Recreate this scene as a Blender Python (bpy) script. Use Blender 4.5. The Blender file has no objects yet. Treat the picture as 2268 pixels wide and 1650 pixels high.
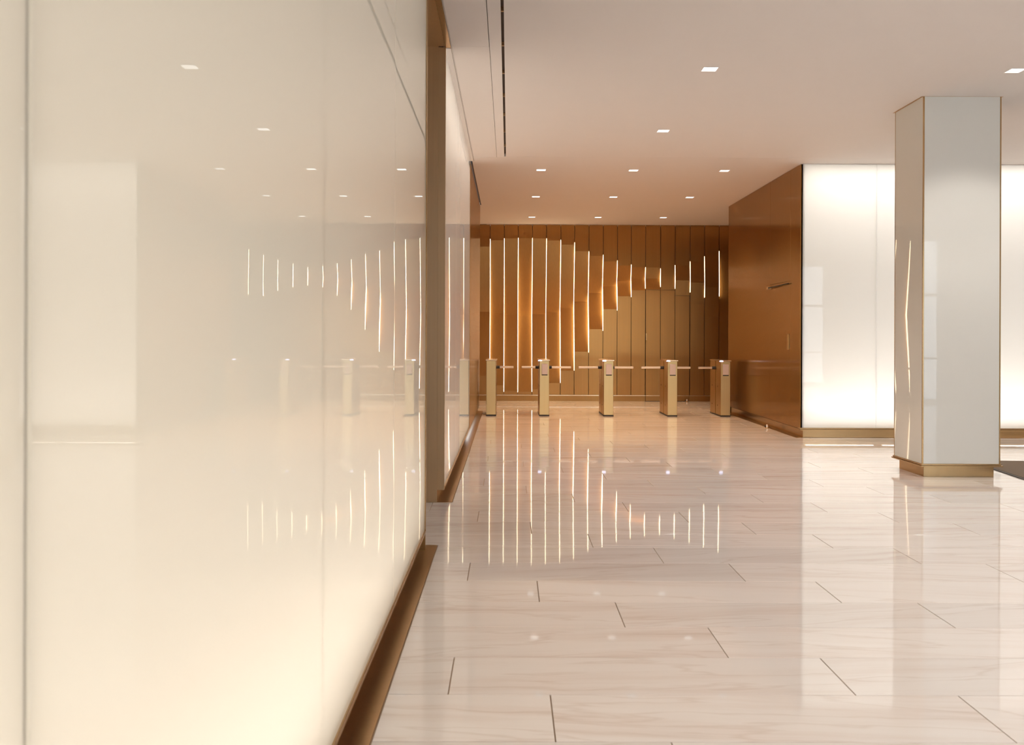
import bpy, math, random
from mathutils import Matrix, Vector
random.seed(7)
S = bpy.context.scene
COL = S.collection

# ------------------------------------------------------------------ camera
F_PX, PX, PY, CAM_H = 2100.0, 1134.0, 744.7, 1.5      # focal length and principal point in photo pixels
PSI, RHO = math.atan((1134 - 1126.3) / F_PX), 0.0037  # yaw to the right, roll
fwd = Vector((math.sin(PSI), math.cos(PSI), 0))
r0 = Vector((math.cos(PSI), -math.sin(PSI), 0)); u0 = Vector((0, 0, 1))
right = r0 * math.cos(RHO) + u0 * math.sin(RHO)
up = u0 * math.cos(RHO) - r0 * math.sin(RHO)
cam_data = bpy.data.cameras.new('camera')
cam = bpy.data.objects.new('camera', cam_data); COL.objects.link(cam)
cam.matrix_world = Matrix(((right.x, up.x, -fwd.x, 0), (right.y, up.y, -fwd.y, 0),
                           (right.z, up.z, -fwd.z, CAM_H), (0, 0, 0, 1)))
cam_data.sensor_width = 36.0
cam_data.lens = F_PX / 2268 * 36.0
cam_data.shift_y = -(825 - PY) / 2268
cam_data.clip_start = 0.02
cam_data.dof.use_dof = True
cam_data.dof.focus_distance = 12.0
cam_data.dof.aperture_fstop = 5.6
S.camera = cam

# ------------------------------------------------------------------ world, exposure
w = bpy.data.worlds.new('daylight'); S.world = w; w.use_nodes = True
w.node_tree.nodes['Background'].inputs[0].default_value = (0.75, 0.87, 1.0, 1)
w.node_tree.nodes['Background'].inputs[1].default_value = 2.6
S.view_settings.view_transform = 'Standard'
S.view_settings.look = 'None'
S.view_settings.gamma = 1.0
S.view_settings.use_curve_mapping = False
S.view_settings.exposure = 0.45
S.cycles.use_denoising = True
S.cycles.max_bounces = 7
S.cycles.diffuse_bounces = 3
S.cycles.glossy_bounces = 4
S.cycles.sample_clamp_indirect = 3.5
S.cycles.sample_clamp_direct = 12.0
S.cycles.use_light_tree = False
S.cycles.use_adaptive_sampling = True
S.cycles.adaptive_threshold = 0.02

# lamps inside the luminous walls: (sheet radiance, bottom strip, top strip)
NEAR_LAMP = (0.24, 14.5, 2.9)
FAR_LAMP = (0.36, 6.0, 30.0)
GLOW_LAMP = (0.21, 13.0, 14.0)
SPOT_W, SPOT_BAY_W = 125.0, 155.0
WARM = (1.0, 0.93, 0.84)
WARM2 = (1.0, 0.95, 0.89)

# ------------------------------------------------------------------ helpers
def mesh_obj(name, verts, faces, mat, parent=None, loc=(0, 0, 0), smooth=False):
    me = bpy.data.meshes.new(name)
    me.from_pydata(verts, [], faces); me.update()
    if mat: me.materials.append(mat)
    if smooth:
        for p in me.polygons: p.use_smooth = True
    o = bpy.data.objects.new(name, me); COL.objects.link(o); o.location = loc
    if parent: o.parent = parent
    return o

BOXF = [(0, 3, 2, 1), (4, 5, 6, 7), (0, 1, 5, 4), (1, 2, 6, 5), (2, 3, 7, 6), (3, 0, 4, 7)]
def boxv(x0, x1, y0, y1, z0, z1):
    return [(x0, y0, z0), (x1, y0, z0), (x1, y1, z0), (x0, y1, z0), (x0, y0, z1), (x1, y0, z1), (x1, y1, z1), (x0, y1, z1)]
def box(name, b, mat, parent=None, bevel=0.0):
    """axis-aligned box with its origin at the middle of its base, edges chamfered by bevel"""
    x0, x1, y0, y1, z0, z1 = b
    cx, cy = (x0 + x1) / 2, (y0 + y1) / 2
    c = bevel
    if c <= 0:
        return mesh_obj(name, boxv(x0 - cx, x1 - cx, y0 - cy, y1 - cy, 0, z1 - z0), BOXF, mat, parent, (cx, cy, z0))
    import bmesh
    bm = bmesh.new()
    vs = [bm.verts.new(v) for v in boxv(x0 - cx, x1 - cx, y0 - cy, y1 - cy, 0, z1 - z0)]
    for f in BOXF: bm.faces.new([vs[i] for i in f])
    bmesh.ops.bevel(bm, geom=bm.edges[:], offset=c, segments=1, affect='EDGES')
    me = bpy.data.meshes.new(name); bm.to_mesh(me); bm.free()
    me.materials.append(mat)
    o = bpy.data.objects.new(name, me); COL.objects.link(o); o.location = (cx, cy, z0)
    if parent: o.parent = parent
    return o
def boxes(name, bl, mat, parent=None):
    v, f = [], []
    for b in bl:
        n = len(v); v += boxv(*b); f += [tuple(i + n for i in q) for q in BOXF]
    return mesh_obj(name, v, f, mat, parent)
def tube(name, p, q, r, mat, parent=None, n=16, cap_bevel=0.0):
    p, q = Vector(p), Vector(q); d = (q - p); L = d.length; d.normalize()
    a = d.orthogonal().normalized(); b = d.cross(a)
    rings = [(0, r)] if cap_bevel == 0 else [(0, r - cap_bevel), (cap_bevel, r)]
    rings += [(L, r)] if cap_bevel == 0 else [(L - cap_bevel, r), (L, r - cap_bevel)]
    v, f = [], []
    for t, rr in rings:
        for i in range(n):
            an = 2 * math.pi * i / n
            v.append(tuple(d * t + a * (rr * math.cos(an)) + b * (rr * math.sin(an))))
    for k in range(len(rings) - 1):
        for i in range(n):
            j = (i + 1) % n
            f.append((k * n + i, k * n + j, (k + 1) * n + j, (k + 1) * n + i))
    f.append(tuple(reversed(range(n)))); f.append(tuple(range((len(rings) - 1) * n, len(rings) * n)))
    return mesh_obj(name, v, f, mat, parent, tuple(p), smooth=False)
def empty(name, loc=(0, 0, 0), parent=None):
    o = bpy.data.objects.new(name, None); COL.objects.link(o); o.location = loc
    o.empty_display_size = 0.1
    if parent: o.parent = parent
    return o
def structure(o): o['kind'] = 'structure'; return o
def tag(o, label, cat, group=None):
    o['label'] = label; o['category'] = cat
    if group: o['group'] = group
    return o

# ------------------------------------------------------------------ materials
def new_mat(name):
    m = bpy.data.materials.new(name); m.use_nodes = True
    nt = m.node_tree; nt.nodes.clear()
    return m, nt, nt.nodes.new('ShaderNodeOutputMaterial')
def N(nt, t, **kw):
    n = nt.nodes.new(t)
    for k, v in kw.items():
        if k.startswith('i_'): n.inputs[k[2:].replace('_', ' ')].default_value = v
        else: setattr(n, k, v)
    return n
def L(nt, a, b): nt.links.new(a, b)

def plain(name, col, rough=0.5, metal=0.0, noise=0.0, scale=8.0, ior=1.45):
    m, nt, out = new_mat(name)
    p = N(nt, 'ShaderNodeBsdfPrincipled', i_Roughness=rough, i_Metallic=metal, i_IOR=ior)
    tc = N(nt, 'ShaderNodeTexCoord'); no = N(nt, 'ShaderNodeTexNoise', i_Scale=scale, i_Detail=4.0)
    L(nt, tc.outputs['Object'], no.inputs['Vector'])
    mx = N(nt, 'ShaderNodeMix', data_type='RGBA')
    mx.inputs[6].default_value = (*[c * (1 - noise) for c in col], 1)
    mx.inputs[7].default_value = (*[min(1, c * (1 + noise)) for c in col], 1)
    L(nt, no.outputs['Fac'], mx.inputs[0]); L(nt, mx.outputs[2], p.inputs['Base Color'])
    L(nt, p.outputs[0], out.inputs[0]); return m

def bronze(name, col, rough=0.24, aniso=0.85, grain=0.10, wav=0.0, broad=0.0):
    """satin metal brushed along z; highlights spread across the grain"""
    m, nt, out = new_mat(name)
    p = N(nt, 'ShaderNodeBsdfPrincipled', i_Metallic=1.0, i_Roughness=rough, i_Anisotropic=aniso)
    tg = N(nt, 'ShaderNodeCombineXYZ', i_X=0.7071, i_Y=0.7071, i_Z=0.0)
    L(nt, tg.outputs[0], p.inputs['Tangent'])
    tc = N(nt, 'ShaderNodeTexCoord'); oi = N(nt, 'ShaderNodeObjectInfo')
    ad = N(nt, 'ShaderNodeVectorMath', operation='ADD')
    L(nt, tc.outputs['Object'], ad.inputs[0]); L(nt, oi.outputs['Random'], ad.inputs[1])
    mp = N(nt, 'ShaderNodeMapping'); mp.inputs['Scale'].default_value = (60, 60, 0.6)
    L(nt, ad.outputs[0], mp.inputs['Vector'])
    no = N(nt, 'ShaderNodeTexNoise', i_Scale=1.0, i_Detail=3.0); L(nt, mp.outputs[0], no.inputs['Vector'])
    n2 = N(nt, 'ShaderNodeTexNoise', i_Scale=1.3, i_Detail=2.0); L(nt, ad.outputs[0], n2.inputs['Vector'])
    hf = N(nt, 'ShaderNodeMath', operation='MULTIPLY_ADD'); L(nt, n2.outputs['Fac'], hf.inputs[0]); hf.inputs[1].default_value = 0.3; hf.inputs[2].default_value = 0.35
    av = N(nt, 'ShaderNodeMath', operation='ADD'); L(nt, no.outputs['Fac'], av.inputs[0]); L(nt, hf.outputs[0], av.inputs[1])
    mr = N(nt, 'ShaderNodeMapRange'); L(nt, av.outputs[0], mr.inputs[0])
    mr.inputs[1].default_value = 0.6; mr.inputs[2].default_value = 1.4
    mx = N(nt, 'ShaderNodeMix', data_type='RGBA'); L(nt, mr.outputs[0], mx.inputs[0])
    mx.inputs[6].default_value = (*[c * (1 - grain) for c in col], 1)
    mx.inputs[7].default_value = (*[min(1, c * (1 + grain)) for c in col], 1)
    L(nt, mx.outputs[2], p.inputs['Base Color'])
    res = p
    if broad > 0:       # patina scatters part of the light widely
        p2 = N(nt, 'ShaderNodeBsdfPrincipled', i_Metallic=1.0, i_Roughness=0.72)
        L(nt, mx.outputs[2], p2.inputs['Base Color'])
        res = N(nt, 'ShaderNodeMixShader'); res.inputs[0].default_value = broad
        L(nt, p.outputs[0], res.inputs[1]); L(nt, p2.outputs[0], res.inputs[2])
    if wav:
        nb = N(nt, 'ShaderNodeTexNoise', i_Scale=2.2, i_Detail=1.0); L(nt, ad.outputs[0], nb.inputs['Vector'])
        bp = N(nt, 'ShaderNodeBump', i_Strength=1.0, i_Distance=wav); L(nt, nb.outputs['Fac'], bp.inputs['Height'])
        L(nt, bp.outputs[0], p.inputs['Normal'])
    L(nt, res.outputs[0], out.inputs[0]); return m

def milk_glass(name, col, trans, wav=0.0006, ior=1.52, scale=0.9):
    """white back-painted glass: polished face over a milky, light-passing body"""
    m, nt, out = new_mat(name)
    df = N(nt, 'ShaderNodeBsdfDiffuse'); df.inputs[0].default_value = (*col, 1)
    base = df
    if trans > 0:
        tr = N(nt, 'ShaderNodeBsdfTranslucent'); tr.inputs[0].default_value = (*col, 1)
        mb = N(nt, 'ShaderNodeMixShader'); mb.inputs[0].default_value = trans
        L(nt, df.outputs[0], mb.inputs[1]); L(nt, tr.outputs[0], mb.inputs[2]); base = mb
    gl = N(nt, 'ShaderNodeBsdfGlossy'); gl.inputs['Roughness'].default_value = 0.0
    fr = N(nt, 'ShaderNodeFresnel'); fr.inputs[0].default_value = ior
    tc = N(nt, 'ShaderNodeTexCoord'); oi = N(nt, 'ShaderNodeObjectInfo')
    ad = N(nt, 'ShaderNodeVectorMath', operation='ADD')
    ml = N(nt, 'ShaderNodeMath', operation='MULTIPLY'); ml.inputs[1].default_value = 37.0
    L(nt, oi.outputs['Random'], ml.inputs[0]); L(nt, tc.outputs['Object'], ad.inputs[0]); L(nt, ml.outputs[0], ad.inputs[1])
    nb = N(nt, 'ShaderNodeTexNoise', i_Scale=scale, i_Detail=1.0); L(nt, ad.outputs[0], nb.inputs['Vector'])
    bp = N(nt, 'ShaderNodeBump', i_Strength=1.0, i_Distance=wav); L(nt, nb.outputs['Fac'], bp.inputs['Height'])
    L(nt, bp.outputs[0], gl.inputs['Normal'])
    mx = N(nt, 'ShaderNodeMixShader'); L(nt, fr.outputs[0], mx.inputs[0])
    L(nt, base.outputs[0], mx.inputs[1]); L(nt, gl.outputs[0], mx.inputs[2]); L(nt, mx.outputs[0], out.inputs[0])
    return m

def emit(name, col, s):
    m, nt, out = new_mat(name)
    e = N(nt, 'ShaderNodeEmission'); e.inputs[0].default_value = (*col, 1); e.inputs[1].default_value = s
    L(nt, e.outputs[0], out.inputs[0]); return m

def marble(name):
    m, nt, out = new_mat(name)
    p = N(nt, 'ShaderNodeBsdfPrincipled', i_Roughness=0.035, i_IOR=1.52)
    tc = N(nt, 'ShaderNodeTexCoord'); oi = N(nt, 'ShaderNodeObjectInfo')
    ml = N(nt, 'ShaderNodeMath', operation='MULTIPLY'); ml.inputs[1].default_value = 71.0
    L(nt, oi.outputs['Random'], ml.inputs[0])
    ad = N(nt, 'ShaderNodeVectorMath', operation='ADD'); L(nt, tc.outputs['Object'], ad.inputs[0]); L(nt, ml.outputs[0], ad.inputs[1])
    an = N(nt, 'ShaderNodeMapRange'); L(nt, oi.outputs['Random'], an.inputs[0]); an.inputs[3].default_value = -0.22; an.inputs[4].default_value = 0.16
    vr0 = N(nt, 'ShaderNodeVectorRotate', rotation_type='Z_AXIS'); L(nt, ad.outputs[0], vr0.inputs['Vector']); L(nt, an.outputs[0], vr0.inputs['Angle'])
    ad = vr0
    # gently warped bands running along the slab
    wn = N(nt, 'ShaderNodeTexNoise', i_Scale=1.6, i_Detail=3.0); L(nt, ad.outputs[0], wn.inputs['Vector'])
    sc = N(nt, 'ShaderNodeVectorMath', operation='SCALE'); sc.inputs['Scale'].default_value = 0.10
    L(nt, wn.outputs['Color'], sc.inputs[0])
    ad2 = N(nt, 'ShaderNodeVectorMath', operation='ADD'); L(nt, ad.outputs[0], ad2.inputs[0]); L(nt, sc.outputs[0], ad2.inputs[1])
    mp = N(nt, 'ShaderNodeMapping'); mp.inputs['Scale'].default_value = (0.45, 6.5, 1.0); mp.inputs['Rotation'].default_value = (0, 0, 0.05)
    L(nt, ad2.outputs[0], mp.inputs['Vector'])
    n1 = N(nt, 'ShaderNodeTexNoise', i_Scale=1.0, i_Detail=6.0, i_Roughness=0.62); L(nt, mp.outputs[0], n1.inputs['Vector'])
    cr = N(nt, 'ShaderNodeValToRGB'); L(nt, n1.outputs['Fac'], cr.inputs[0])
    e = cr.color_ramp.elements
    e[0].position = 0.28; e[0].color = (0.60, 0.50, 0.43, 1)
    e[1].position = 0.75; e[1].color = (0.735, 0.672, 0.622, 1)
    x = e.new(0.40); x.color = (0.685, 0.60, 0.54, 1)
    x = e.new(0.52); x.color = (0.715, 0.645, 0.59, 1)
    # a few thin darker veins
    mp2 = N(nt, 'ShaderNodeMapping'); mp2.inputs['Scale'].default_value = (0.55, 4.0, 1.0); mp2.inputs['Rotation'].default_value = (0, 0, -0.10)
    L(nt, ad2.outputs[0], mp2.inputs['Vector'])
    n3 = N(nt, 'ShaderNodeTexNoise', i_Scale=1.0, i_Detail=4.0); L(nt, mp2.outputs[0], n3.inputs['Vector'])
    ab = N(nt, 'ShaderNodeMath', operation='SUBTRACT'); ab.inputs[1].default_value = 0.5; L(nt, n3.outputs['Fac'], ab.inputs[0])
    ab2 = N(nt, 'ShaderNodeMath', operation='ABSOLUTE'); L(nt, ab.outputs[0], ab2.inputs[0])
    mr = N(nt, 'ShaderNodeMapRange'); L(nt, ab2.outputs[0], mr.inputs[0])
    mr.inputs[1].default_value = 0.0; mr.inputs[2].default_value = 0.018; mr.inputs[3].default_value = 0.22; mr.inputs[4].default_value = 0.0
    mx = N(nt, 'ShaderNodeMix', data_type='RGBA'); L(nt, mr.outputs[0], mx.inputs[0]); L(nt, cr.outputs[0], mx.inputs[6])
    mx.inputs[7].default_value = (0.45, 0.31, 0.22, 1)
    # slab to slab tint
    hv = N(nt, 'ShaderNodeHueSaturation'); L(nt, mx.outputs[2], hv.inputs['Color'])
    vr = N(nt, 'ShaderNodeMapRange'); L(nt, oi.outputs['Random'], vr.inputs[0]); vr.inputs[3].default_value = 0.94; vr.inputs[4].default_value = 1.05
    L(nt, vr.outputs[0], hv.inputs['Value']); L(nt, hv.outputs[0], p.inputs['Base Color'])
    nb = N(nt, 'ShaderNodeTexNoise', i_Scale=5.0, i_Detail=1.0); L(nt, ad.outputs[0], nb.inputs['Vector'])
    bp = N(nt, 'ShaderNodeBump', i_Strength=1.0, i_Distance=0.00009); L(nt, nb.outputs['Fac'], bp.inputs['Height'])
    L(nt, bp.outputs[0], p.inputs['Normal'])
    L(nt, p.outputs[0], out.inputs[0]); return m

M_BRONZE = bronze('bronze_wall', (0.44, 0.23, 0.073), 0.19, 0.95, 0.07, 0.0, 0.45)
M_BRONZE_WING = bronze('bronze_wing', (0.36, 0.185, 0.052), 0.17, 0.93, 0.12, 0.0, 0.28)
M_BRONZE_TRIM = bronze('bronze_trim', (0.46, 0.30, 0.145), 0.22, 0.3, 0.06)
M_BRONZE_DARK = bronze('bronze_lining', (0.55, 0.375, 0.21), 0.36, 0.5, 0.06, 0.0, 0.5)
M_STRIP = bronze('bronze_floor_strip', (0.50, 0.33, 0.17), 0.33, 0.0, 0.05)
M_BRASS = bronze('satin_brass', (0.54, 0.36, 0.155), 0.34, 0.6, 0.05)
M_BRASS_LID = bronze('brass_lid', (0.72, 0.55, 0.36), 0.25, 0.0, 0.03)
M_STEEL = bronze('satin_steel', (0.82, 0.74, 0.68), 0.28, 0.0, 0.03)
M_BLACK = plain('black_rubber', (0.02, 0.017, 0.015), 0.5, noise=0.1)
M_GROUT = plain('grout', (0.36, 0.25, 0.165), 0.8, noise=0.1, scale=30)
M_CEIL = plain('ceiling_paint', (0.82, 0.765, 0.725), 0.7, noise=0.01, scale=3)
M_WALLPAINT = plain('beige_paint', (0.66, 0.58, 0.49), 0.6, noise=0.02, scale=2)
M_CAVITY = plain('light_box_paint', (0.8, 0.78, 0.74), 0.8, noise=0.01)
M_SLOT = plain('dark_slot', (0.06, 0.035, 0.022), 0.6, noise=0.2)
M_JOINT = plain('ceiling_joint', (0.10, 0.065, 0.045), 0.7, noise=0.1)
M_READER = plain('reader_plastic', (0.72, 0.60, 0.54), 0.35, noise=0.02)
M_MAT = plain('mat_fibre', (0.135, 0.095, 0.062), 0.95, noise=0.35, scale=120)
M_MATEDGE = plain('mat_edge', (0.055, 0.042, 0.032), 0.6, noise=0.1)
M_GLASS_NEAR = milk_glass('lit_glass_near', (0.86, 0.81, 0.71), 0.55, 0.0003)
M_GLASS_FAR = milk_glass('lit_glass_far', (0.84, 0.79, 0.74), 0.5, 0.0008)
M_GLASS_GLOW = milk_glass('lit_glass_glow', (0.88, 0.865, 0.84), 0.6, 0.0006)
M_GLASS_COL = milk_glass('column_glass', (0.74, 0.715, 0.65), 0.0, 0.0004)
M_MARBLE = marble('pale_marble')
M_LED = emit('warm_led', (1.0, 0.80, 0.52), 7.0)
M_LENS = emit('downlight_lens', (1.0, 0.97, 0.92), 1.5)
M_STATUS = emit('status_led', (0.66, 0.70, 1.0), 2.2)
M_ADDED_GLOW = emit('added_lip_glow', (1.0, 0.97, 0.92), 6.0)  # added glow under the lip, not a lamp of the lobby
M_JOINTGREY = plain('joint_gasket', (0.50, 0.46, 0.38), 0.6, noise=0.05)
M_FRAME = plain('window_frame', (0.35, 0.30, 0.25), 0.4, metal=0.3, noise=0.05)

def window_glass():
    m, nt, out = new_mat('window_glass')
    t = N(nt, 'ShaderNodeBsdfTransparent'); g = N(nt, 'ShaderNodeBsdfGlossy'); g.inputs['Roughness'].default_value = 0.0
    f = N(nt, 'ShaderNodeFresnel'); f.inputs[0].default_value = 1.45
    mx = N(nt, 'ShaderNodeMixShader'); L(nt, f.outputs[0], mx.inputs[0]); L(nt, t.outputs[0], mx.inputs[1]); L(nt, g.outputs[0], mx.inputs[2])
    L(nt, mx.outputs[0], out.inputs[0]); return m
M_PANE = window_glass()

# ------------------------------------------------------------------ key dimensions (metres)
XG, XB, XS = -0.578, -0.641, -0.502      # left glass face, recessed base, outer edge of floor strip
ZC = 4.094                               # ceiling
ZG0, ZG1 = 0.15, 4.085                   # glass from / to
YN1 = 6.60                               # end of near glass wall
YJ = 8.55                                # far jamb of the opening
YF1 = 14.07                              # end of far glass wall
YW = 14.15                               # luminous cross wall
XW = 4.36                                # bronze wing wall
YWE = 18.80                              # end of wing wall
YB = 22.0                                # back wall
XR, Y0 = 10.5, -1.5                      # outer right wall, wall behind the camera

# ------------------------------------------------------------------ floor
floor = structure(boxes('floor', [(-3.0, XR, Y0, 22.6, -0.20, -0.006)], M_GROUT))
ROW, LEN, GAP, GAPX = 0.4622, 1.71, 0.0036, 0.0050
tile_cache = {}
def tile_mesh(lx, ly):
    key = (round(lx, 3), round(ly, 3))
    if key not in tile_cache:
        c, t = 0.0012, 0.006
        a, b = lx / 2, ly / 2
        v = [(-a, -b, -t), (a, -b, -t), (a, b, -t), (-a, b, -t), (-a, -b, -c), (a, -b, -c), (a, b, -c), (-a, b, -c),
             (-a + c, -b + c, 0), (a - c, -b + c, 0), (a - c, b - c, 0), (-a + c, b - c, 0)]
        f = [(8, 9, 10, 11)]
        for i in range(4):
            j = (i + 1) % 4
            f += [(i, j, j + 4, i + 4), (i + 4, j + 4, j + 8, i + 8)]
        me = bpy.data.meshes.new('floor_tile'); me.from_pydata(v, [], f); me.update(); me.materials.append(M_MARBLE)
        tile_cache[key] = me
    return tile_cache[key]
rest = []
def left_edge(y0, y1):
    ym = (y0 + y1) / 2
    if ym < 6.78: return XS
    if ym < YJ: return -3.0
    if ym < 18.98: return XS
    return -0.70
for k in range(-11, 41):
    y0, y1 = 3.507 + ROW * k, 3.507 + ROW * (k + 1)
    if y1 < Y0 or y0 > YB: continue
    y0, y1 = max(y0, Y0), min(y1, YB + 0.3)
    segs = [(y0, y1)]
    for cut in (6.80, YJ, 18.98):
        segs = [s for (a, b) in segs for s in (((a, cut), (cut, b)) if a + 0.01 < cut < b - 0.01 else ((a, b),))]
    off = (0.18 - 0.4275 * k) % LEN
    for (a, b) in segs:
        xl = left_edge(a, b)
        xr = XR if b < YW + 0.2 else (4.30 if b < YWE + 0.1 else 8.0)
        xs = [xl]
        x = off - 3 * LEN
        while x < xr:
            if x > xl + 0.03 and x < xr - 0.03: xs.append(x)
            x += LEN
        xs.append(xr)
        for i in range(len(xs) - 1):
            lx, ly = xs[i + 1] - xs[i] - GAPX, b - a - GAP
            c = ((xs[i] + xs[i + 1]) / 2, (a + b) / 2)
            if k < -4 or xs[i] > 0.62 * (b + 0.6):
                rest.append((c[0] - lx / 2, c[0] + lx / 2, c[1] - ly / 2, c[1] + ly / 2, -0.006, 0.0)); continue
            o = bpy.data.objects.new('floor_tile', tile_mesh(lx, ly)); COL.objects.link(o)
            o.parent = floor; o.location = (c[0], c[1], 0)
            o.rotation_euler = (random.uniform(-1, 1) * 0.0005, random.uniform(-1, 1) * 0.00025, 0)
r = boxes('floor_tile', rest, M_MARBLE, floor); r['kind'] = 'stuff'

# bronze strips let into the floor along the walls
structure(box('trim_1', (XB, XS - 0.003, Y0, 6.80, -0.006, 0.002), M_STRIP, None, 0.001))
structure(box('trim_2', (XB, XS - 0.003, YJ, 18.98, -0.006, 0.002), M_STRIP, None, 0.001))
structure(box('trim_3', (4.304, 4.409, YW + 0.02, YWE, -0.006, 0.002), M_STRIP, None, 0.001))

# ------------------------------------------------------------------ ceiling
ceil = structure(boxes('ceiling', [(-3.0, XR, Y0, 22.6, ZC + 0.06, ZC + 0.25)], M_JOINT))
def cpanel(x0, x1, y0, y1): return box('ceiling_panel', (x0, x1, y0, y1, ZC, ZC + 0.06), M_CEIL, ceil)
cpanel(-0.517, -0.184, Y0, 8.497); cpanel(-0.517, -0.182, 8.500, 13.735)
cpanel(-0.178, -0.0725, Y0, 13.735)
cpanel(-0.047, XR, Y0, 13.688)
cpanel(-0.517, XR, 13.695 if False else 13.74, 22.3)
cpanel(-0.0725, XR, 13.691, 13.74)
boxes('slot_baffle', [(-0.0725, -0.047, y, y + 0.02, ZC + 0.012, ZC + 0.06) for y in [0.9 * i + 0.4 for i in range(-1, 15)]], M_BRONZE_DARK, ceil)
boxes('slot_lining', [(-0.0725, -0.047, Y0, 13.688, ZC + 0.045, ZC + 0.06)], M_SLOT, ceil)

# ------------------------------------------------------------------ lit glass walls
def area(name, loc, rot, sx, sy, radiance, col, parent):
    ld = bpy.data.lights.new(name, 'AREA'); ld.shape = 'RECTANGLE'; ld.size = sx; ld.size_y = sy
    ld.energy = radiance * math.pi * sx * sy; ld.color = col
    o = bpy.data.objects.new(name, ld); COL.objects.link(o); o.location = loc; o.rotation_euler = rot; o.parent = parent
    return o
def glass_pane(name, p0, p1, thick, axis, mat, parent, yaw=0.0):
    """front and edges of one glass sheet, milky film on the front; axis 'x' faces +x, axis 'y' faces -y"""
    z0, z1 = ZG0, ZG1
    if axis == 'x':
        cy = (p0 + p1) / 2; a, b = p0 - cy, p1 - cy
        v = [(0, a, 0), (0, b, 0), (0, b, z1 - z0), (0, a, z1 - z0), (-thick, a, 0), (-thick, b, 0), (-thick, b, z1 - z0), (-thick, a, z1 - z0)]
        loc = (XG, cy, z0)
    else:
        cx = (p0 + p1) / 2; a, b = p0 - cx, p1 - cx
        v = [(b, 0, 0), (a, 0, 0), (a, 0, z1 - z0), (b, 0, z1 - z0), (b, thick, 0), (a, thick, 0), (a, thick, z1 - z0), (b, thick, z1 - z0)]
        v = [v[1], v[0], v[3], v[2], v[5], v[4], v[7], v[6]]
        loc = (cx, YW, z0)
    f = [(0, 1, 2, 3), (1, 0, 4, 5), (2, 1, 5, 6), (3, 2, 6, 7), (0, 3, 7, 4)]
    o = mesh_obj(name, v, f, mat, parent, loc); o.rotation_euler = (0, 0, yaw)
    return o
def light_box(x0, x1, y0, y1, open_side, parent):
    v = boxv(x0, x1, y0, y1, ZG0 - 0.01, ZG1 + 0.005)
    keep = {'x': [0, 1, 2, 4, 5], 'y': [0, 1, 3, 4, 5]}[open_side]
    return mesh_obj('light_box', v, [BOXF[i] for i in keep], M_CAVITY, parent)

wl = structure(empty('wall_left'))
G = 0.004
for (a, b, yw) in [(Y0, -0.69, 0.0), (-0.69, 1.138, 0.0006), (1.150, 2.972, -0.0004), (2.972, 4.800, -0.0006), (4.800, YN1, 0.0010)]:
    glass_pane('glass_panel', a + G / 2, b - G / 2, 0.012, 'x', M_GLASS_NEAR, wl, yw)
for (a, b, yw) in [(YJ + 0.02, 10.39, 0.0003), (10.39, 12.23, -0.0003), (12.23, YF1, 0.0002)]:
    glass_pane('glass_panel', a + G / 2, b - G / 2, 0.012, 'x', M_GLASS_FAR, wl, yw)
light_box(-1.10, XG - 0.013, Y0, YN1, 'x', wl)
light_box(-1.10, XG - 0.013, YJ + 0.02, YF1, 'x', wl)
def box_lamps(lamp, y0, y1):
    ln, cy = y1 - y0 - 0.1, (y0 + y1) / 2
    area('sheet_lamp', (-1.09, cy, 2.12), (0, -math.pi / 2, 0), 3.8, ln, lamp[0], WARM2, wl)
    area('strip_lamp', (-0.98, cy, ZG0 + 0.02), (math.pi, 0, 0), 0.14, ln, lamp[1], WARM, wl)
    area('strip_lamp', (-0.98, cy, ZG1 - 0.02), (0, 0, 0), 0.14, ln, lamp[2], WARM, wl)
box_lamps(NEAR_LAMP, Y0, YN1)
box_lamps(FAR_LAMP, YJ + 0.02, YF1)
box('joint_strip', (XG - 0.020, XG - 0.004, 1.1395, 1.1485, ZG0, ZG1), M_JOINTGREY, wl)
# end trim of near wall, jamb, soffit and inner lining of the opening
box('end_trim', (-0.70, XG + 0.006, YN1, 6.63, 0.14, ZC), M_BRONZE_TRIM, wl, 0.002)
box('end_trim', (-0.70, XG + 0.001, 6.633, 6.66, 0.0, ZC), M_BRONZE_TRIM, wl, 0.002)
box('jamb_panel', (-3.0, -0.70, YN1, 6.66, 0.0, ZC + 0.05), M_BRONZE_DARK, wl)
box('jamb_panel', (-3.0, XB - 0.0, YJ, YJ + 0.016, 0.0, ZC + 0.05), M_BRONZE_DARK, wl)
box('jamb_panel', (XB, XG + 0.004, YJ, YJ + 0.016, 0.112, ZC + 0.01), M_BRONZE_DARK, wl, 0.001)
box('soffit_panel', (-3.0, XG, 6.66, YJ, ZC + 0.016, ZC + 0.05), M_BRONZE_DARK, wl)
box('header_trim', (XG, -0.530, 6.66, YJ, ZC + 0.004, ZC + 0.05), M_BRONZE_TRIM, wl)
box('header_trim', (-0.527, -0.520, Y0, YB, ZC + 0.006, ZC + 0.05), M_CEIL, wl)
box('reveal', (XG - 0.02, -0.530, YJ + 0.016, YF1, ZC + 0.003, ZC + 0.055), M_CEIL, wl)
box('reveal', (XG - 0.02, -0.530, Y0, 6.66, ZC + 0.03, ZC + 0.055), M_CEIL, wl)
box('end_lining', (-3.02, -3.0, 6.6, YJ + 0.1, 0, ZC + 0.05), M_WALLPAINT, wl)
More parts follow.
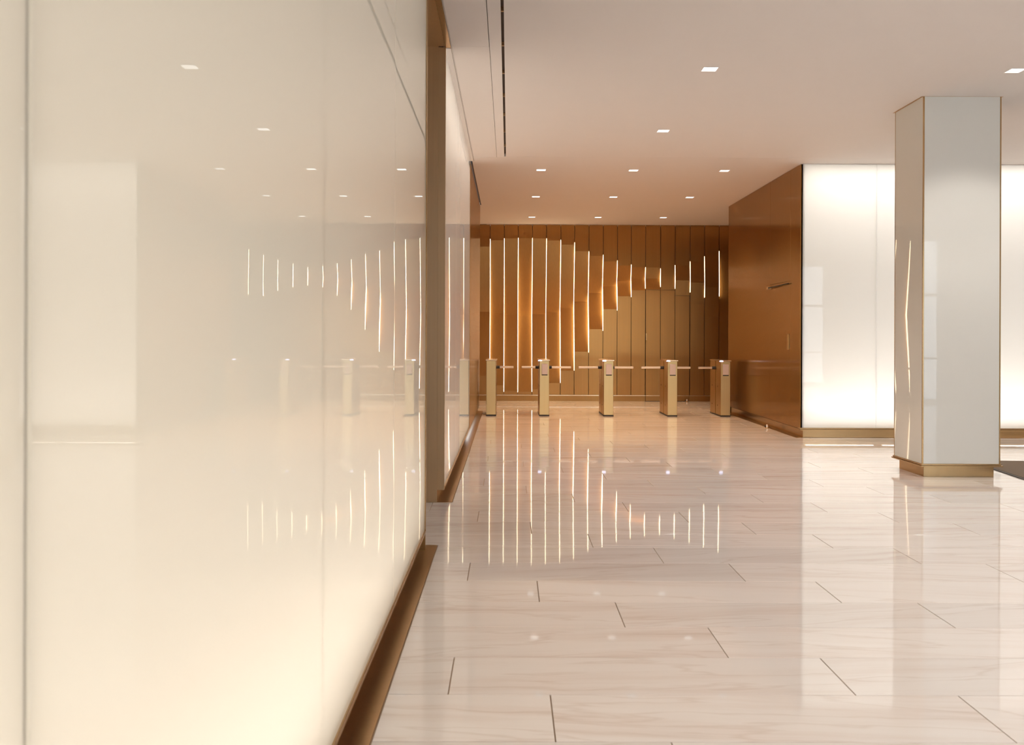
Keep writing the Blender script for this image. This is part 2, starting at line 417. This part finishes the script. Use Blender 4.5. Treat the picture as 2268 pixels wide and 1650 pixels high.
# bottom lip and recessed base
for (a, b) in ((Y0, YN1), (YJ + 0.016, YF1)):
    box('lip_trim', (XB - 0.02, XG + 0.008, a, b, 0.128, 0.150), M_BRONZE_TRIM, wl, 0.002)
    box('lip_trim', (XB - 0.02, XG - 0.002, a, b, 0.112, 0.127), M_BRONZE_TRIM, wl, 0.002)
structure(box('baseboard_left', (XB - 0.02, XB, Y0, YN1, 0.0, 0.112), M_BRONZE_TRIM))
structure(box('baseboard_left', (XB - 0.02, XB, YJ + 0.016, 18.98, 0.0, 0.112), M_BRONZE_TRIM))
# bronze continuation of the left wall towards the turnstiles
for (a, b) in ((YF1 + 0.004, 16.45), (16.454, 18.90)):
    box('bronze_panel', (XG - 0.03, XG + 0.004, a, b, 0.115, ZC - 0.002), M_BRONZE_WING, wl, 0.001)
box('ceiling_slot', (-0.568, -0.548, YF1 + 0.2, 18.75, ZC + 0.0, ZC + 0.05), M_SLOT, wl)
box('reveal', (-0.548, -0.517, YF1, 22.0, ZC + 0.001, ZC + 0.05), M_CEIL, wl)
box('reveal', (-0.72, -0.5481, 18.75, 22.0, ZC + 0.001, ZC + 0.05), M_CEIL, wl)
box('bronze_panel', (-0.74, -0.70, 18.90, YB + 0.3, 0.0, ZC + 0.05), M_BRONZE_WING, wl)
box('bronze_panel', (-0.74, XG - 0.03, 18.88, 18.90, 0.0, ZC + 0.05), M_BRONZE_WING, wl)

# luminous cross wall on the right
wg = structure(empty('wall_far'))
for (a, b) in ((XW + 0.006, 5.496), (5.496, 7.33), (7.33, 9.16), (9.16, XR)):
    glass_pane('glass_panel', a + G / 2, b - G / 2, 0.012, 'y', M_GLASS_GLOW, wg)
v = boxv(4.41, XR, YW + 0.013, YW + 0.55, ZG0 - 0.01, ZG1 + 0.005)
mesh_obj('light_box', v, [BOXF[i] for i in (0, 1, 3, 4, 5)], M_CAVITY, wg)
cx, ln = (4.41 + XR) / 2, XR - 4.41 - 0.08
area('sheet_lamp', (cx, YW + 0.54, 2.12), (-math.pi / 2, 0, 0), ln, 3.8, GLOW_LAMP[0], WARM2, wg)
area('strip_lamp', (cx, YW + 0.40, ZG0 + 0.02), (math.pi, 0, 0), ln, 0.14, GLOW_LAMP[1], WARM2, wg)
area('strip_lamp', (cx, YW + 0.40, ZG1 - 0.02), (0, 0, 0), ln, 0.14, GLOW_LAMP[2], WARM2, wg)
box('lip_trim', (XW - 0.004, XR, YW - 0.028, YW + 0.10, 0.112, 0.128), M_BRONZE_TRIM, wg, 0.002)
box('lip_trim', (XW - 0.004, XR, YW - 0.012, YW + 0.10, 0.129, 0.150), M_BRONZE_TRIM, wg, 0.002)
structure(box('baseboard_far', (4.411, XR, YW + 0.03, YW + 0.06, 0.0, 0.112), M_BRONZE_TRIM))
for (a, b) in ((4.45, 5.26), (5.275, 5.46), (5.60, 7.2), (7.3, 9.0)):
    box('added_glow_strip', (a, b, YW - 0.004, YW + 0.029, 0.1100, 0.112), M_ADDED_GLOW, wg)  # added glowing strips, stand in for a bright line mirrored in the floor
box('head_trim', (XW, XR, YW - 0.003, YW + 0.1, ZG1, ZC), M_CEIL, wg)

# bronze wing wall
wr = structure(empty('wall_right'))
YD0, YD1, ZD = 14.66, 15.80, 2.37
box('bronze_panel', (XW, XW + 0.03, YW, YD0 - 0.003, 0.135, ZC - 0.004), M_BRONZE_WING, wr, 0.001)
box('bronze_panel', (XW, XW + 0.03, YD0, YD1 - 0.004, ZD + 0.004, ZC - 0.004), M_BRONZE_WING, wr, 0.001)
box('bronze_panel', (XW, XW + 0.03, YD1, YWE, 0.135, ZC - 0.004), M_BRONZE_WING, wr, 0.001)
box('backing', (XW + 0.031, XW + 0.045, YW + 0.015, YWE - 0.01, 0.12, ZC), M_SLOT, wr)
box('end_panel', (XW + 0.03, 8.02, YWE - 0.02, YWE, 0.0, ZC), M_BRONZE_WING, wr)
structure(box('baseboard_right', (4.409, 4.43, YW + 0.02, YWE - 0.025, 0.0, 0.135), M_BRONZE_TRIM))
d2 = structure(empty('door_2', (XW, (YD0 + YD1) / 2, 0)))
def under(o, parent): o.parent = parent; o.location = Vector(o.location) - parent.location; return o
under(box('door_leaf', (XW, XW + 0.03, YD0, YD1 - 0.004, 0.135, ZD), M_BRONZE_WING, None, 0.001), d2)
under(box('push_plate', (XW - 0.012, XW - 0.0005, 14.70, 14.80, 1.31, 1.55), M_BRASS, None, 0.003), d2)
ca = under(tube('closer_arm', (XW - 0.05, 15.76, 2.315), (XW - 0.028, 14.66, 2.335), 0.009, M_BLACK, None, 8), d2)
under(box('closer_bracket', (XW - 0.065, XW - 0.0005, 15.72, 15.80, 2.295, 2.335), M_BRONZE_DARK, None, 0.003), d2)

# ------------------------------------------------------------------ back wall of folded bronze panels with light strips
wb = structure(boxes('wall_back', [(-0.74, 8.02, YB + 0.42, YB + 0.6, 0.0, ZC + 0.05)], M_SLOT))
def px_z(y): return CAM_H + (PY + 0.6 - y) * YB / F_PX       # heights on the back wall read off the photograph
seam = [-0.735, -0.433, -0.106, 0.218, 0.548, 0.875, 1.206, 1.526, 1.860, 2.190, 2.521, 2.845, 3.175, 3.525, 3.862, 4.211, 4.545, 4.885, 5.22, 5.555, 5.89, 6.225, 6.56, 6.895, 7.23, 7.565, 7.90]
folds = {0: (547, 691, 833, 0.176), 1: (533, 694.7, 854, 0.243), 2: (528.8, 697.3, 866, 0.277), 3: (528.2, 699, 868, 0.365),
         4: (528.6, 696, 862.7, 0.290), 5: (533, 691.5, 848.7, 0.277), 6: (542, 681.7, 821.3, 0.243), 7: (556, 667, 779, 0.209),
         8: (567, 648, 729, 0.176), 9: (578.5, 633, 684.5, 0.135), 10: (588, 622, 655.8, 0.095), 11: (591, 617, 642.4, 0.068),
         12: (591.7, 616, 640.3, 0.041), 14: (586.8, 620, 653.5, -0.023), 15: (578, 625.5, 673, -0.033), 16: (566.4, 635, 700, -0.039), 17: (556, 642, 734.5, 0.068)}
Z0P, Z1P, TH, SG = 0.145, ZC - 0.006, 0.012, 0.012
def depth(j, z):
    if j not in folds: return 0.0
    t, m, b, d = folds[j]; zt, zm, zb = px_z(t), px_z(m), px_z(b)
    if z >= zt or z <= zb: return 0.0
    return d * ((zt - z) / (zt - zm) if z > zm else (z - zb) / (zm - zb))
def profile_panel(name, x0, x1, zs, j, mat, parent, lift=0.0):
    """solid sheet folded along horizontal creases"""
    v, f = [], []
    n = len(zs)
    for k, (x, dy) in enumerate(((x0, 0), (x1, 0), (x0, TH), (x1, TH))):
        for z in zs: v.append((x - x0, depth(j, z) + dy - lift, z))
    for i in range(n - 1):
        f.append((i, n + i, n + i + 1, i + 1))
        f.append((3 * n + i, 2 * n + i, 2 * n + i + 1, 3 * n + i + 1))
        f.append((2 * n + i, i, i + 1, 2 * n + i + 1))
        f.append((n + i, 3 * n + i, 3 * n + i + 1, n + i + 1))
    f.append((0, 2 * n, 3 * n, n)); f.append((n - 1, 2 * n - 1, 4 * n - 1, 3 * n - 1))
    return mesh_obj(name, v, f, mat, parent, (x0, YB, 0))
DOOR_TOP = px_z(641.5)
door1 = structure(empty('door_1', (seam[12], YB, 0)))
for j in range(len(seam) - 1):
    x0, x1 = seam[j] + SG / 2, seam[j + 1] - SG / 2
    zs = [Z0P, Z1P]
    if j in folds: zs = sorted(zs + [px_z(q) for q in folds[j][:3]])
    if j in (12, 13, 14):          # below these the wall holds a flush door
        ztop = px_z(folds[14][2] + 0.6) if j == 14 else DOOR_TOP
        zl = [z for z in zs if z < ztop - 0.002] + [ztop - 0.004]
        zu = [ztop + 0.004] + [z for z in zs if z > ztop + 0.006]
        profile_panel('wall_panel', x0, x1, zu, j, M_BRONZE, wb)
        xa = x0 + (0.006 if j == 12 else 0); xb = x1 - (0.006 if j == 14 else 0)
        o = profile_panel('door_panel', xa, xb, [0.145, 1.2, ztop - 0.004], 99, M_BRONZE, None); under(o, door1)
    else:
        profile_panel('wall_panel', x0, x1, zs, j, M_BRONZE, wb)
o = box('latch', (seam[12] + 0.012, seam[12] + 0.032, YB - 0.004, YB + 0.001, 1.42, 1.58), M_BRASS, None, 0.001); under(o, door1)
o = box('kick_rail', (seam[12] + 0.012, seam[15] - 0.012, YB + 0.022, YB + 0.04, 0.008, 0.128), M_BRONZE, None, 0.002); under(o, door1)
o = box('rail_lip', (seam[12] + 0.012, seam[15] - 0.012, YB - 0.022, YB + 0.04, 0.1285, 0.143), M_BRASS_LID, None, 0.002); under(o, door1)
ends = {0: (538, 845), 1: (530, 866), 2: (528.6, 868), 3: (527.4, 869), 4: (527.4, 868), 5: (528.4, 862), 6: (531.5, 848), 7: (537, 820.7),
        8: (556.8, 780.7), 9: (564.5, 732.3), 10: (576.7, 687.3), 11: (585.6, 657.3), 12: (591.4, 638.3), 13: (594, 634.5), 14: (586.5, 638.3),
        15: (578, 646.7), 16: (566.8, 658), 17: (555, 655)}
for j, (t, b) in ends.items():
    zt, zb = px_z(t), px_z(b)
    zs = {zt, zb, (zt + zb) / 2}
    for q in (j - 1, j):
        if q in folds: zs |= {px_z(e) for e in folds[q][:3] if zb < px_z(e) < zt}
    zs = sorted(zs); n = len(zs); v, f = [], []
    wdt = 0.0034 if j < 10 else 0.0028
    for x in (-wdt, wdt):
        for back in (0, 1):
            for z in zs:
                a, c = depth(j - 1, z), depth(j, z)
                v.append((x, (max(a, c) + 0.011) if back else (min(a, c) + 0.001), z))
    for i in range(n - 1):
        f.append((i, 2 * n + i, 2 * n + i + 1, i + 1)); f.append((n + i, i, i + 1, n + i + 1)); f.append((2 * n + i, 3 * n + i, 3 * n + i + 1, 2 * n + i + 1))
    mesh_obj('light_strip', v, f, M_LED, wb, (seam[j], YB, 0))
structure(boxes('baseboard_back', [(-0.70, seam[12] + 0.003, YB + 0.022, YB + 0.04, 0.0, 0.128), (seam[15] - 0.003, 8.0, YB + 0.022, YB + 0.04, 0.0, 0.128)], M_BRONZE))
structure(boxes('trim_4', [(-0.70, seam[12] + 0.003, YB - 0.022, YB + 0.04, 0.128, 0.143), (seam[15] - 0.003, 8.0, YB - 0.022, YB + 0.04, 0.128, 0.143)], M_BRASS_LID))
box('side_panel', (8.0, 8.04, YWE, YB + 0.4, 0.0, ZC), M_BRONZE_WING, wb)

# ------------------------------------------------------------------ outer right wall and the wall behind the camera with its glazed entrance
structure(box('wall_east', (XR, XR + 0.15, Y0, YW + 0.6, 0.0, ZC + 0.05), M_WALLPAINT))
WX0, WX1, WZ = 0.9, 9.95, 3.80
wf = structure(boxes('wall_front', [(-3.0, WX0, Y0 - 0.15, Y0, 0.0, ZC + 0.05), (WX1, XR + 0.15, Y0 - 0.15, Y0, 0.0, ZC + 0.05), (WX0, WX1, Y0 - 0.15, Y0, WZ, ZC + 0.05)], M_WALLPAINT))
NB = 12
bw = (WX1 - WX0) / NB
for i in range(NB):                     # glazed front towards the street
    x0, x1 = WX0 + i * bw, WX0 + (i + 1) * bw
    win = structure(empty('window_%d' % (i + 1), (x0, Y0 - 0.1, 0)))
    under(boxes('window_frame', [(x0, x0 + 0.03, Y0 - 0.12, Y0 - 0.06, 0.0, WZ), (x1 - 0.03, x1, Y0 - 0.12, Y0 - 0.06, 0.0, WZ)]
                + [(x0 + 0.03, x1 - 0.03, Y0 - 0.12, Y0 - 0.06, z, z + h) for z, h in ((0, .08), (1.0, .05), (2.45, .08), (3.74, .06))], M_FRAME), win)
    for z0, z1 in ((.08, 1.0), (1.05, 2.45), (2.53, 3.74)):
        under(box('pane', (x0 + 0.03, x1 - 0.03, Y0 - 0.094, Y0 - 0.086, z0, z1), M_PANE), win)

# ------------------------------------------------------------------ column
colm = tag(empty('column', (4.868, 10.54, 0)), 'square lobby column clad in pale back-painted glass with bronze edges', 'column')
cx0, cx1, cy0, cy1 = 4.449, 5.288, 10.17, 10.915
under(box('plinth', (4.489, 5.247, 10.225, 10.90 - 0.04, 0.0, 0.115), M_BRONZE_TRIM, None, 0.001), colm)
under(box('lip_trim', (cx0 - 0.022, cx1 + 0.022, cy0 - 0.022, cy1 + 0.022, 0.115, 0.129), M_BRONZE_TRIM, None, 0.002), colm)
under(box('lip_trim', (cx0 - 0.010, cx1 + 0.010, cy0 - 0.010, cy1 + 0.010, 0.130, 0.147), M_BRONZE_TRIM, None, 0.002), colm)
t = 0.014
zt = ZC - 0.002
for b in ((cx0 + t, cx1 - t, cy0, cy0 + 0.02, 0.147, zt), (cx0 + t, cx1 - t, cy1 - 0.02, cy1, 0.147, zt),
          (cx0, cx0 + 0.02, cy0 + t, cy1 - t, 0.147, zt), (cx1 - 0.02, cx1, cy0 + t, cy1 - t, 0.147, zt)):
    under(box('glass_panel', b, M_GLASS_COL, None), colm)
for x in (cx0, cx1 - t + 0.002):
    for y in (cy0, cy1 - t + 0.002):
        under(box('corner_trim', (x - 0.001, x + t - 0.001, y - 0.001, y + t - 0.001, 0.147, zt), M_BRONZE_TRIM, None), colm)
under(boxes('core', [(cx0 + 0.022, cx1 - 0.022, cy0 + 0.022, cy1 - 0.022, 0.147, zt)], M_SLOT), colm)
under(boxes('head_trim', [(cx0 - 0.02, cx1 + 0.02, cy0 - 0.004, cy1 + 0.02, ZC - 0.0021, ZC - 0.0002)], M_BRONZE_DARK), colm)

# ------------------------------------------------------------------ turnstiles
YT0, YT1, YTM = 17.82, 18.74, 18.27
def turnstile(xc, label, left, right_, reader):
    t = tag(empty('turnstile', (xc, YTM, 0)), label, 'turnstile', 'turnstiles in a row before the back wall')
    hw = 0.090
    P = lambda o: under(o, t)
    P(box('plinth', (xc - hw - 0.006, xc + hw + 0.006, YT0 - 0.006, YT1, 0.0, 0.024), M_BLACK, None, 0.003))
    for (a, b) in ((YT0, YTM - 0.022), (YTM + 0.022, YT1)):
        c = P(box('cabinet', (xc - hw, xc + hw, a, b, 0.024, 1.04), M_BRASS, None, 0.004))
        for s in (-1, 1):
            for z in (0.20, 0.56):
                o = tube('lock', (xc + s * (hw - 0.001), (a + b) / 2 + 0.05, z), (xc + s * (hw + 0.003), (a + b) / 2 + 0.05, z), 0.014, M_BLACK, None, 10)
                o.parent = c; o.location = Vector(o.location) - Vector((xc, (a + b) / 2, 0.024))
    P(box('slot_core', (xc - hw + 0.02, xc + hw - 0.02, YTM - 0.0219, YTM + 0.0219, 0.024, 1.04), M_BLACK, None))
    P(box('lid', (xc - hw - 0.016, xc + hw + 0.016, YT0 - 0.020, YT1 + 0.012, 1.041, 1.060), M_BRASS_LID, None, 0.004))
    za = 0.905
    for s, span in ((-1, left), (1, right_)):
        if not span: continue
        h = P(tube('hub', (xc + s * (hw - 0.03), YTM, za), (xc + s * (hw + 0.068), YTM, za), 0.030, M_BLACK, None, 16, 0.004))
        o = tube('arm', (xc + s * (hw + 0.066), YTM, za), (span, YTM, za), 0.0205, M_STEEL, None, 16, 0.004)
        P(o)
    if reader:
        rd = P(box('card_reader', (xc - 0.052, xc + 0.060, YT0 - 0.016, YT0 - 0.0005, 0.785, 0.985), M_READER, None, 0.004))
        sl = box('reader_slot', (xc - 0.050, xc + 0.058, YT0 - 0.017, YT0 - 0.0006, 0.768, 0.7845), M_BLACK, None, 0.002)
        sl.parent = rd; sl.location = Vector(sl.location) - Vector((xc + 0.004, YT0 - 0.00825, 0.785))
        vs, fs, n = [], [], 20
        for (rr, z) in ((0.036, 0.0), (0.036, 0.012), (0.026, 0.022), (0.0, 0.025)):
            for i in range(n): vs.append((rr * math.cos(2 * math.pi * i / n), 0.8 * rr * math.sin(2 * math.pi * i / n), z))
        for k in range(3):
            for i in range(n): fs.append((k * n + i, k * n + (i + 1) % n, (k + 1) * n + (i + 1) % n, (k + 1) * n + i))
        P(mesh_obj('status_light', vs, fs, M_STATUS, None, (xc - hw + 0.006, YT0 - 0.030, 1.036)))
    return t
turnstile(-0.324, 'brass turnstile with a single arm and no card reader, beside the lit glass wall', None, 0.10, False)
turnstile(0.677, 'brass turnstile with card reader, next to the one that has no reader', 0.256, 1.207, True)
turnstile(1.885, 'brass turnstile with card reader, the middle one of the five', 1.355, 2.41, True)
turnstile(3.086, 'brass two-armed turnstile between the middle turnstile and the one at the bronze wing wall', 2.56, 3.51, True)
turnstile(4.084, 'brass single-armed turnstile with card reader, against the end of the bronze wing wall', 3.66, None, True)

# ------------------------------------------------------------------ small things on the floor
def door_stop(loc, label):
    t = tag(empty('door_stop', loc), label, 'door stop', 'floor door stops')
    tube('base', (0, 0, 0), (0, 0, 0.012), 0.032, M_BRASS, t, 16, 0.003)
    vs, fs, n = [], [], 16
    for (rr, z) in ((0.024, 0.012), (0.026, 0.035), (0.022, 0.052), (0.012, 0.062), (0.0, 0.064)):
        for i in range(n): vs.append((rr * math.cos(2 * math.pi * i / n), rr * math.sin(2 * math.pi * i / n), z))
    for k in range(4):
        for i in range(n): fs.append((k * n + i, k * n + (i + 1) % n, (k + 1) * n + (i + 1) % n, (k + 1) * n + i))
    mesh_obj('dome', vs, fs, M_STEEL, t, smooth=True)
    tube('bumper', (-0.026, 0, 0.030), (-0.038, 0, 0.030), 0.016, M_BLACK, t, 12, 0.003)
door_stop((4.13, 21.90, 0), 'small domed door stop at the foot of the back wall door')
door_stop((4.27, 15.62, 0), 'small domed door stop at the foot of the bronze wing wall door')

mt = tag(empty('floor_mat', (6.9, 10.2, 0)), 'dark brown entrance mat with black edging behind the glass column', 'mat')
mt.rotation_euler = (0, 0, math.radians(-5.0))
hx, hy = 1.42, 1.24
box('pile', (-hx + 0.035, hx - 0.035, -hy + 0.035, hy - 0.035, 0.0008, 0.011), M_MAT, mt)
boxes('edging', [(-hx, -hx + 0.035, -hy, hy, 0.0008, 0.008), (hx - 0.035, hx, -hy, hy, 0.0008, 0.008), (-hx + 0.035, hx - 0.035, -hy, -hy + 0.035, 0.0008, 0.008), (-hx + 0.035, hx - 0.035, hy - 0.035, hy, 0.0008, 0.008)], M_MATEDGE, mt)

# ------------------------------------------------------------------ downlights
def downlight(x, y, label, group, watt, col):
    t = tag(empty('downlight', (x, y, ZC - 0.005)), label, 'ceiling light', group)
    h, wd = 0.070, 0.006
    boxes('trim', [(-h - wd, h + wd, -h - wd, -h, 0, 0.0048), (-h - wd, h + wd, h, h + wd, 0, 0.0048), (-h - wd, -h, -h, h, 0, 0.0048), (h, h + wd, -h, h, 0, 0.0048)], M_CEIL, t)
    boxes('lens', [(-h, h, -h, h, 0.002, 0.0048)], M_LENS, t)
    ld = bpy.data.lights.new('lamp', 'SPOT'); ld.energy = watt; ld.color = col; ld.spot_size = math.radians(115); ld.spot_blend = 1.0; ld.shadow_soft_size = 0.065
    o = bpy.data.objects.new('lamp', ld); COL.objects.link(o); o.parent = t; o.location = (0, 0, -0.06)
rows = ((14.77, 'just past the ceiling joint'), (17.60, 'over the turnstiles'), (20.61, 'nearest the back wall'))
cols = ((0.498, 'on the glass wall side'), (1.938, 'middle of its row'), (3.356, 'on the bronze wing wall side'))
for y, rt in rows:
    for x, ct in cols:
        downlight(x, y, 'square turnstile bay downlight %s, %s' % (rt, ct), 'downlights over the turnstile bay', SPOT_BAY_W, (1.0, 0.67, 0.41))
named = {(1.938, 9.17): 'square lobby downlight over the open floor between glass wall and column', (4.900, 9.17): 'square lobby downlight just in front of the glass column',
         (1.938, 11.93): 'square lobby downlight over the open floor, last before the ceiling joint', (4.99, 11.93): 'square lobby downlight just behind the glass column'}
for y in (0.67, 3.50, 6.33, 9.17, 11.93):
    for x in (1.938, 4.900 if y < 10 else 4.99, 7.86):
        downlight(x, y, named.get((x, y), 'square recessed downlight elsewhere in the main lobby ceiling'), 'downlights in the main lobby ceiling', SPOT_W, (1.0, 0.95, 0.90))
